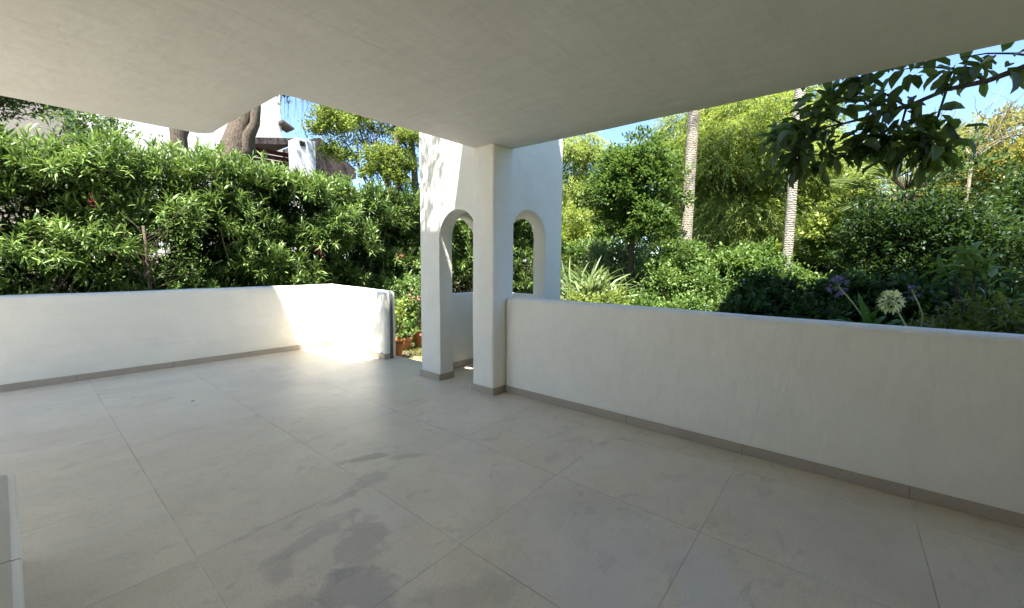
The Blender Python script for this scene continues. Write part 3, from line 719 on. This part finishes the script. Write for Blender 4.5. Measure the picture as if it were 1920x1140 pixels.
# strappy clump near tower
def strap_clump(name, label, c, n, L, W, mat, cat='plant', el=(.5, 1.4), tb=.5, base=None):
    root = thing(name, label, cat, base or c)
    az = rng.uniform(0, 6.3, n); e = rng.uniform(*el, n); D = np.stack([np.cos(az)*np.cos(e), np.sin(az)*np.cos(e), np.sin(e)], 1)
    leaf_mesh('foliage', [('strap', np.array(c) + rng.normal(0, .05, (n, 3)), D, L*rng.uniform(.7, 1.1, n), np.full(n, W), tb + rng.normal(0, .2, n))], mat, root, origin=root.location)
    return root
p = P_at(1100, 540, 8.2); strap_clump('strappy_plant', 'pale strap-leaved clump beside the tower above the yellow shrub', Vector((p.x, p.y, .45)), 110, 1.15, .045, L_grey, base=g0(p), tb=.7)
p = P_at(1145, 540, 8.6); strap_clump('strappy_plant', 'pale strap-leaved clump below the dense dark tree', Vector((p.x, p.y, .4)), 80, 1.0, .04, L_grey, base=g0(p), tb=.6)

# agapanthus
def agapanthus(label, head, foot, mat, r=.09, n=60, leaves=True, open_=True):
    base = Vector((foot.x, foot.y, -.15)); root = thing('agapanthus', label, 'flower', base, 'agapanthus beyond the right wall')
    bm = bmesh.new(); tube_bm(bm, [base, foot, foot.lerp(head, .5) + Vector((0, 0, .01)), head], [.008, .007, .006, .005], 6); obj('stem', bm, L_st, root)
    ax = np.array(unit(np.array(list(head-foot)))); d = unit(rng.normal(size=(n, 3)) + ax*.55)
    P = np.array(head) + d*r*.55; bm = bmesh.new()
    for q in P[::2]: tube_bm(bm, [head, Vector(q)], [.0025, .0018], 3)
    hd = obj('pedicel', bm, L_st, root)
    leaf_mesh('blossom', [clump(P, d, 5, .012, r*.42, r*.16, spread=.55, tpl='leaf', jit=.001, tv=.2)], mat, root, origin=base)
    if leaves:
        m_ = 16; az = rng.uniform(0, 6.3, m_); e = rng.uniform(.7, 1.35, m_)
        D = np.stack([np.cos(az)*np.cos(e), np.sin(az)*np.cos(e), np.sin(e)], 1)
        leaf_mesh('foliage', [('strap', np.array(base) + rng.normal(0, .03, (m_, 3)) + np.array([0, 0, .35]), D, .62*rng.uniform(.7, 1.1, m_), np.full(m_, .035), .6 + rng.normal(0, .2, m_))], L_agap, root, origin=base)
L_st = simple('flower_stalk', (.42, .46, .20), (.32, .38, .15), .5)
agapanthus('cream yellow agapanthus head on a leaning pale stalk above the wall', P_at(1671, 566, 4.75), P_at(1706, 625, 4.7), M_cream_lit, .10, 56)
agapanthus('left lilac agapanthus head in the shade of the hedge', P_at(1573, 537, 5.0), P_at(1622, 600, 5.0), M_lilac, .105, 26)
agapanthus('lilac agapanthus head just right of the cream one', P_at(1712, 549, 5.2), P_at(1730, 590, 5.2), M_lilac, .07, 12)
p = P_at(1635, 612, 4.9); strap_clump('strappy_plant', 'green strap-leaved rosette at the foot of the agapanthus stalks', Vector((p.x, p.y, .82)), 26, .36, .05, L_agap, base=g0(p), el=(.25, 1.4), tb=.6)

# overhanging branch top right
base = Vector((7.4, -3.4, -.15)); root = thing('large_leaf_tree', 'dark large-leaved branch hanging under the terrace ceiling at the upper right', 'tree', base)
DB = 5.0
def B(x, y, D=DB): return P_at(x, y, D)
bm = bmesh.new(); crotch = Vector((6.6, -2.6, 3.0))
tube_bm(bm, bent(base, crotch, 6, .04), [.13, .12, .115, .11, .10, .09, .08], 9)
main = [crotch, B(1960, 108, 5.3), B(1915, 128), B(1850, 152), B(1775, 168), B(1700, 200), B(1640, 217), B(1580, 232), B(1520, 245), B(1475, 262)]
tube_bm(bm, main, [.05, .026, .022, .020, .017, .015, .012, .010, .007, .004], 7)
subs = [[B(1775, 168), B(1760, 215), B(1745, 255), B(1742, 285)], [B(1700, 200), B(1690, 235), B(1670, 262), B(1640, 275)], [B(1640, 217), B(1600, 250), B(1560, 270), B(1540, 285)],
        [B(1850, 152), B(1800, 130), B(1740, 125), B(1690, 130)], [B(1700, 200), B(1650, 170), B(1590, 160), B(1540, 180)], [B(1580, 232), B(1540, 215), B(1500, 205), B(1470, 215)],
        [B(1960, 108, 5.3), B(1900, 100), B(1850, 100), B(1800, 108)], [B(1745, 255), B(1720, 265), B(1700, 270)], [B(1640, 217), B(1620, 190), B(1570, 185), B(1530, 200)],
        [B(1580, 232), B(1550, 250), B(1520, 262), B(1490, 285)], [B(1480, 262), B(1500, 290), B(1540, 290)], [B(1520, 245), B(1500, 265), B(1500, 300)]]
for q in subs: tube_bm(bm, q, [.010-.002*j for j in range(len(q))], 5)
obj('branch', bm, M_barkd, root)
A, D = [], []
for q, m_ in zip(subs + [main[4:]], [11, 10, 12, 13, 13, 12, 11, 4, 12, 11, 8, 8, 17]):
    for i in range(m_):
        s = rng.uniform(.15, 1)*(len(q)-1); j = min(int(s), len(q)-2); a = q[j].lerp(q[j+1], s-j)
        spread = .07 if q is subs[0] or q is subs[1] or q is subs[7] else .13
        A.append(np.array(a) + rng.normal(0, spread, 3)*np.array([1, 1, .8])); t = np.array((q[-1]-q[0]).normalized()); D.append(t*.5 + rng.normal(0, .5, 3) + np.array([0, 0, -.35]))
A, D = np.array(A), np.array(D)
leaf_mesh('foliage', [clump(A, D, 3, .07, .20, .080, spread=1.05, tpl='big', tb=.45, tv=.25, jit=.012)], L_big, root, origin=base)
ends = np.array([list(B(*q)) for q in ((1650, 290), (1620, 262), (1690, 285), (1770, 290), (1730, 300), (1585, 290), (1510, 300), (1480, 285), (1460, 225), (1475, 240), (1600, 285), (1742, 285), (1735, 275), (1755, 275), (1720, 262), (1745, 262), (1745, 240), (1725, 228), (1660, 265), (1640, 270), (1690, 250), (1545, 282))])
leaf_mesh('foliage', [clump(ends, np.array([0, 0, -.5]) + rng.normal(0, .3, (len(ends), 3)), 5, .05, .17, .07, spread=1.35, tpl='big', tb=.4, jit=.01)], L_big, root, origin=base)
# trunk-side crown outside the frame
tb_ = anchors((6.9, -2.9, 4.2), (1.3, 1.3, 1.0), 16, 24)
leaf_mesh('crown', [clump(tb_[0], tb_[1], 4, .1, .16, .06, spread=1.0, tpl='leaf', tb=.5)], L_big, root, origin=base)

# ---------------------------------------------------------------- garden to the left / behind hedge
b0 = g0(P_at(352, 300, 12.2)); root = thing('large_tree', 'large tree with a leaning brown trunk left of the forked one', 'tree', b0)
t = P_at(338, 200, 12.0); up_ = t + (t-P_at(352, 300, 12.2))*1.5
trunk(root, b0, up_, .19, .13, M_bark, [up_ + Vector(v) for v in ((-2, 0, 3), (1, .5, 3))], amp=.02, sides=14)
def crownpart(root, C, R, per, leaf, mat, up=.2, tb=.5, **kw):
    A, D = anchors(None, None, 0, per, up=up, thick=.9, C=np.array(C), R=np.array(R)); n_, tw_, L, W, tpl = leaf
    return leaf_mesh('crown', [clump(A, D, n_, tw_, L, W, tpl=tpl, tb=tb + LUMP[0], **kw)], mat, root, origin=root.location)
bL = Vector((-3.2, 9.0, -.15)); root = thing('dark_leaved_tree', 'dark tree hanging into view at the upper left under the ceiling edge', 'tree', bL)
q_ = P_at(-60, 150, 6.6); trunk(root, bL, q_ + Vector((0, 0, .6)), .14, .06, M_barkd, [P_at(20, 185, 6.4), P_at(60, 190, 6.5)], amp=.04)
C = [list(P_at(x, y, D*.7)) for x, y, D in ((-40, 150, 9), (20, 190, 9), (50, 175, 9.3), (-30, 190, 9), (-100, 180, 9), (0, 150, 10), (60, 130, 10), (-60, 120, 9), (-150, 200, 9))]
crownpart(root, C, [.42, .26, .22, .34, .4, .5, .45, .5, .5], 170, (9, .10, .05, .024, 'leaf'), L_dark, tb=.45)
b0 = g0(P_at(432, 300, 12)); root = thing('large_tree', 'large tree with a thick forked grey-brown trunk above the hedge', 'tree', b0)
bm = bmesh.new(); f0 = P_at(436, 285, 12)
tube_bm(bm, [b0, f0 - Vector((0, 0, 1)), f0, P_at(448, 240, 12), P_at(470, 190, 12), P_at(480, 120, 12)], [.36, .32, .29, .22, .17, .13], 14)
tube_bm(bm, [f0 - Vector((0, 0, .4)), P_at(465, 280, 11.9), P_at(466, 255, 11.8), P_at(478, 232, 11.7), P_at(480, 200, 11.7), P_at(470, 120, 11.7)], [.2, .17, .13, .10, .10, .08], 12)
obj('trunk', bm, M_bark, root)
C = [list(P_at(x, y, D)) for x, y, D in ((560, 60, 15), (470, 40, 15), (400, 80, 15), (620, 90, 15), (520, 0, 15))]
crownpart(root, C, [1.2, 1.1, 1.0, 1.0, 1.2], 100, (9, .16, .07, .035, 'quad'), L_dark, tb=.4)
A = np.array([(2.55, 4.35, 4.15), (2.6, 4.5, 4.4), (2.75, 4.45, 4.6), (2.5, 4.2, 4.5), (2.4, 5.05, 5.1), (2.3, 5.15, 4.9), (2.5, 5.1, 4.7), (2.65, 4.35, 3.95), (2.6, 4.6, 4.9), (2.2, 5.1, 5.2), (2.0, 5.05, 5.0), (2.7, 4.55, 4.3)])
A = np.repeat(A, 5, 0) + rng.normal(0, .09, (60, 3))
B2 = np.stack([rng.uniform(2.4, 2.8, 46), rng.uniform(3.72, 4.15, 46), rng.uniform(4.7, 5.3, 46)], 1); B2[:, 0] += (B2[:, 1]-3.72)*.25
B3 = np.stack([rng.uniform(2.1, 2.5, 40), rng.uniform(4.93, 5.15, 40), rng.uniform(4.4, 5.2, 40)], 1)
A = np.concatenate([A, B2, B3])
leaf_mesh('foliage', [clump(A, rng.normal(0, .5, (len(A), 3)) + np.array([.2, .2, -.5]), 5, .2, .11, .03, tpl='long')], L_ole, root, origin=root.location)  # unseen sprays over the terrace, added to cast leafy shadows, apart from this tree
# hanging fine twigs against the sky
bm = bmesh.new()
for i in range(22):
    x = rng.uniform(530, 615); s = P_at(x, 150, 11.5); e = P_at(x + rng.uniform(-12, 22), rng.uniform(205, 262), 11.5)
    tube_bm(bm, bent(s, e, 6, .08), [.006, .005, .005, .004, .004, .003, .002], 3)
obj('hanging_twig', bm, M_barkd, root)
A = np.array([list(P_at(rng.uniform(524, 540), rng.uniform(172, 190), 11.3)) for _ in range(14)])
leaf_mesh('foliage', [clump(A, rng.normal(size=(14, 3)), 7, .06, .07, .03, tpl='leaf')], L_dark, root, origin=root.location)
# yellow-green tree
b0 = g0(P_at(752, 360, 12.2)); root = thing('yellow_green_tree', 'tree with rounded yellow-green leaf clusters above the hedge left of the tower', 'tree', b0)
C = [list(P_at(x, y, D)) for x, y, D in ((620, 225, 11.8), (600, 250, 11.8), (640, 245, 11.8), (665, 225, 12), (625, 290, 11.8), (650, 300, 11.8), (700, 300, 11.6), (715, 320, 11.6), (745, 300, 11.6), (760, 320, 11.6), (738, 335, 11.5), (765, 262, 11.6), (690, 330, 11.6), (750, 345, 11.5), (720, 290, 11.7))]
R = [.33, .30, .30, .28, .28, .22, .30, .30, .30, .28, .26, .28, .22, .22, .2]
crownpart(root, C, np.array(R)*1.15, 190, (8, .07, .055, .036, 'leaf'), L_yel, tb=.5, up=.5, tip=.6)
trunk(root, b0, P_at(742, 250, 12.4), .09, .05, M_bark, [P_at(620, 235, 12.2), P_at(660, 240, 12.3), P_at(640, 290, 12), P_at(715, 310, 12), P_at(765, 280, 12), P_at(700, 250, 12.4)])
b0 = g0(P_at(800, 330, 14)); root = thing('broadleaf_tree', 'tall dark-crowned tree behind the yellow-green one', 'tree', b0)
C = [list(P_at(x, y, D)) for x, y, D in ((660, 240, 13.5), (700, 250, 13.5), (740, 255, 13.5), (770, 270, 13.5), (720, 220, 13.5), (660, 200, 13.5), (690, 275, 13.6), (740, 285, 13.6), (620, 200, 13.5), (800, 260, 13.5), (640, 270, 13.6), (770, 235, 13), (760, 310, 13.6))]
crownpart(root, C, [.55, .5, .5, .45, .8, .6, .4, .4, .5, .7, .35, .6, .45], 190, (8, .11, .065, .03, 'leaf'), L_brown, tb=.35)
trunk(root, b0, P_at(760, 200, 13.6), .13, .08, M_bark, [Vector(c) for c in C[:8]])
# sparse vine-like plant at 110-230
p = P_at(170, 300, 10.6); root = thing('airy_shrub', 'airy small-leaved shrub rising above the hedge in front of the white house', 'shrub', g0(p))
C = [list(P_at(x, y, 10.6)) for x, y in ((150, 250), (190, 240), (215, 255), (170, 275), (205, 285), (140, 225), (110, 215), (185, 215), (230, 290), (300, 285), (385, 300), (405, 290))]
crownpart(root, C, [.32, .34, .3, .34, .36, .28, .28, .28, .28, .2, .16, .2], 36, (7, .10, .075, .03, 'leaf'), L_mid, tb=.45)
trunk(root, g0(p), P_at(180, 240, 10.6), .04, .02, M_twig, [Vector(c) for c in C[:7]])

# background belt of trees all round the garden so no bare horizon shows
gcount = 0
for (px, py, D, z, rr, mt, lab) in ((1250, 400, 26, 3.2, 3.2, L_mid, 'far mid green tree behind the brown palm trunk'), (1600, 430, 24, 2.2, 2.8, L_mid, 'far green tree low behind the yellow-green one'),
        (1790, 430, 22, 2.2, 2.8, L_mid, 'far green tree behind the dark evergreen'), (1930, 430, 22, 2.3, 2.8, L_yel, 'far yellow-green tree at the right edge'),
        (1050, 430, 24, 2.6, 3.0, L_mid, 'far green tree behind the tower edge'), (900, 430, 20, 2.6, 3.2, L_mid, 'green tree seen through the tower arches'),
        (60, 330, 22, 2.5, 2.4, L_dark, 'dark tree behind the hedge at the far left'), (750, 380, 20, 2.4, 2.6, L_mid, 'green tree behind the hedge beside the tower'),
        (1420, 430, 22, 2.6, 3, L_mid, 'far tree low behind the weeping tree')):
    p = P_at(px, py, D)
    tree('background_tree', lab, 'tree', g0(p), (p.x, p.y, z), (rr, rr, z*.95), 56, 56, (9, .26, .16, .075, 'quad'), mt, tr=.15, tb=.5, group='trees far back in the garden')

# ---------------------------------------------------------------- neighbouring house
M_tile = simple('roof_tiles', (.11, .08, .065), (.06, .045, .04), .8, 5, bump=1, bscale=18)
M_awn = simple('dark_red_awning', (.060, .010, .012), (.035, .008, .010), .7, 3)
M_dark = simple('dark_opening', (.02, .018, .016), (.03, .025, .02), .8)
M_parapet_shade = simple('shaded_white_render', (.60, .57, .52), (.54, .50, .45), .8, 2)  # white render of the sloped parapet with its shade mixed into the colour
M_pinkshade = simple('shaded_pinkish_render', (.36, .31, .27), (.31, .27, .235), .85, 2)  # pinkish plaster, darkened by tree shade mixed into its colour
hs = thing('neighbour_house', 'white neighbouring house with sloping parapet, dark red awning and chimney above the hedge', 'house', (5, 17, -.15))
obj('wall', wall_box(-7, 4.75, 16.5, 22, -.15, 6.4, .03, 1.2), M_far, hs)
obj('shaded_pink_wall', wall_box(-7, 1.3, 15.6, 16.45, -.15, 6.0, .03, 1.2), M_pinkshade, hs)
obj('tall_wall', wall_box(4.76, 7.40, 18, 23, -.15, 9.2, .03, 1.2), M_far, hs)
def prism(P, y0, y1):
    bm = bmesh.new(); f = bm.faces.new([bm.verts.new((x, y0, z)) for x, z in P]); g = bmesh.ops.extrude_face_region(bm, geom=[f])
    for v in g['geom']:
        if isinstance(v, bmesh.types.BMVert): v.co.y = y1
    bmesh.ops.recalc_face_normals(bm, faces=bm.faces[:]); return bm
def PY(px, py, Y):
    d = F_ + R_*((px-960)/FPX) + U_*((570-py)/FPX); q = Vector((0, 0, CH)) + d*(Y/d.y); return (q.x, q.z)
obj('sloped_parapet', prism([PY(462, 215, 17), PY(476, 215, 17), PY(530, 258, 17), PY(530, 330, 17), PY(462, 330, 17)], 17, 17.25), M_parapet_shade, hs, smooth=False)
obj('tile_strip', prism([PY(455, 257, 15.2), PY(550, 259, 15.2), PY(550, 271, 15.2), PY(455, 269, 15.2)], 15.2, 16.9), M_tile, hs, smooth=False)
bm = bmesh.new(); a, b_ = PY(458, 271, 15.7), PY(546, 273, 15.7)
for i in range(5):
    z0 = a[1] - .16*i; box(bm, a[0], b_[0], 15.7 + .02*i, 15.76 + .02*i, z0-.14, z0-.015)
obj('awning', bm, M_awn, hs, smooth=False)
obj('recess', prism([(a[0], -.15), (b_[0], -.15), (b_[0], a[1]-.8), (a[0], a[1]-.8)], 16.0, 16.4), M_dark, hs, smooth=False)
c0, c1 = PY(555, 258, 14.5), PY(593, 330, 14.5)
ch = obj('chimney', wall_box(c0[0], c0[0]+.62, 14.5, 15.1, -.15, c0[1], .03, .4), M_far, hs)
o0, o1 = PY(562, 264, 14.5), PY(572, 275, 14.5)
obj('vent', sharp_box(o0[0], o1[0], 14.48, 14.52, o1[1], o0[1]), M_dark, ch, smooth=False)
obj('roof', prism([PY(585, 260, 14.9), PY(600, 258, 14.9), PY(668, 318, 14.9), PY(668, 335, 14.9), PY(585, 335, 14.9)], 14.9, 17.5), M_tile, hs, smooth=False)
obj('eave', prism([PY(530, 224, 17.6), PY(552, 240, 17.6), PY(552, 243, 17.6), PY(530, 229, 17.6)], 17.6, 18.3), M_tile, hs, smooth=False)

# ---------------------------------------------------------------- lawn, pots beyond the gate
n_ = 9000; Pg = np.stack([rng.uniform(4.1, 8.2, n_), rng.uniform(5.0, 9.0, n_), np.full(n_, -.15)], 1)
Dg = np.stack([rng.normal(0, .35, n_), rng.normal(0, .35, n_), np.ones(n_)], 1)
tag(leaf_mesh('lawn', [('quad', Pg, Dg, rng.uniform(.04, .09, n_), np.full(n_, .010), .5 + rng.normal(0, .25, n_))], leafmat('grass', (.08, .13, .02), (.15, .24, .03), (.28, .34, .05))), 'short sunlit grass beyond the garden gate', kind='stuff')
bm = bmesh.new(); quad(bm, [(4.05, 4.8, -.146), (4.75, 4.8, -.146), (4.6, 8.0, -.146), (4.05, 8.0, -.146)])
tag(obj('path', bm, simple('earth_path', (.34, .27, .19), (.26, .2, .14), .9, 6, bump=.5), smooth=False), kind='structure')
def pot(label, x, y, r, h, plant=True, pm=L_mid, z=-.15):
    root = thing('terracotta_pot', label, 'pot', (x, y, z), 'terracotta pots on the lawn')
    bm = bmesh.new(); prof = [(r*.62, 0), (r*.95, h*.82), (r*1.08, h*.84), (r*1.08, h), (r*.95, h), (r*.9, h*.9)]
    rings = [[bm.verts.new((x+q*math.cos(2*PI*k/24), y+q*math.sin(2*PI*k/24), z+zz)) for k in range(24)] for q, zz in prof]
    for i in range(len(rings)-1):
        for k in range(24): bm.faces.new([rings[i][k], rings[i][(k+1) % 24], rings[i+1][(k+1) % 24], rings[i+1][k]])
    bm.faces.new(rings[0][::-1]); obj('body', bm, M_terra, root, smooth=False)
    bm = bmesh.new(); bm.faces.new([bm.verts.new((x+r*.9*math.cos(2*PI*k/20), y+r*.9*math.sin(2*PI*k/20), z+h*.91)) for k in range(20)]); obj('soil', bm, M_soil, root)
    return root
def potplant(label, x, y, z, h, r, mat, n=60, fl=False):
    root = thing('potted_plant', label, 'plant', (x, y, z)); A = np.array((x, y, z+h*.6)) + rng.normal(0, 1, (n, 3))*np.array([r*.5, r*.5, h*.28]); A[:, 2] = np.maximum(A[:, 2], z+.03)
    leaf_mesh('foliage', [clump(A, rng.normal(0, .6, (n, 3)) + np.array([0, 0, .6]), 8, .08, .075, .04, tpl='leaf', tb=.65)], mat, root, origin=root.location)
    bm = bmesh.new()
    for i in range(7): tube_bm(bm, bent((x, y, z), A[i*3], 4, .1), [.008, .007, .006, .005, .004], 4)
    obj('stem', bm, M_twig, root)
    return root
def gp(px, py, z=-.15):
    d = F_ + R_*((px-960)/FPX) + U_*((570-py)/FPX); t = (z-CH)/d.z; return (d.x*t, d.y*t)
x, y = gp(757, 655); pot('squat terracotta pot on the lawn just past the gate', x, y, .17, .24); potplant('leafy plant growing in the squat terracotta pot', x, y, .07, .28, .22, L_mid)
x, y = gp(744, 676); pot('tall terracotta pot half hidden by the wall end', x, y, .12, .30); potplant('yellow-green plant in the tall pot behind the wall end', x, y, .31, .5, .16, L_yel, 40)
x, y = gp(788, 650); pot('terracotta pot half hidden by the tower leg', x, y, .14, .28); r = potplant('pink-flowered plant beside the tower leg', x, y, .17, 1.1, .3, L_mid, 110)
flowers(r, P_at(770, 555, 7.6), 7, .03, M_pink, label='pale pink blossom'); flowers(r, P_at(783, 560, 7.6), 5, .03, M_pink)
x, y = gp(775, 600, .3); p = tree('garden_shrub', 'bright small-leaved shrub between gate and tower leg', 'shrub', (x, y, -.15), (x, y, .45), (.3, .3, .45), 12, 30, (9, .12, .07, .04, 'leaf'), L_mid, tr=.02, tb=.8)

# small litter
def dry_leaf(label, x, y, s, z=.0):
    bm = bmesh.new(); P = [(0, 0, 0), (s*.4, s*.22, s*.12), (s, .02*s, s*.05), (s*.45, -s*.25, s*.14), (s*.45, 0, .004)]
    vs = [bm.verts.new((x+a*.9, y+b+a*.4, z+.003+c)) for a, b, c in P]
    for f in ((0, 4, 1), (1, 4, 2), (2, 4, 3), (3, 4, 0)): bm.faces.new([vs[i] for i in f])
    r_ = bmesh.ops.extrude_face_region(bm, geom=bm.faces[:])
    for g in r_['geom']:
        if isinstance(g, bmesh.types.BMVert): g.co.z += .003
    tag(obj('dry_leaf', bm, simple('dry_leaf', (.05, .035, .02)), smooth=False), label, 'leaf')
dry_leaf('tiny dark dry leaf lying on the open tiled floor', 1.228, 5.529, .045)
dry_leaf('dark curled leaf in the floor corner of the low wall', 3.62, 7.44, .09)
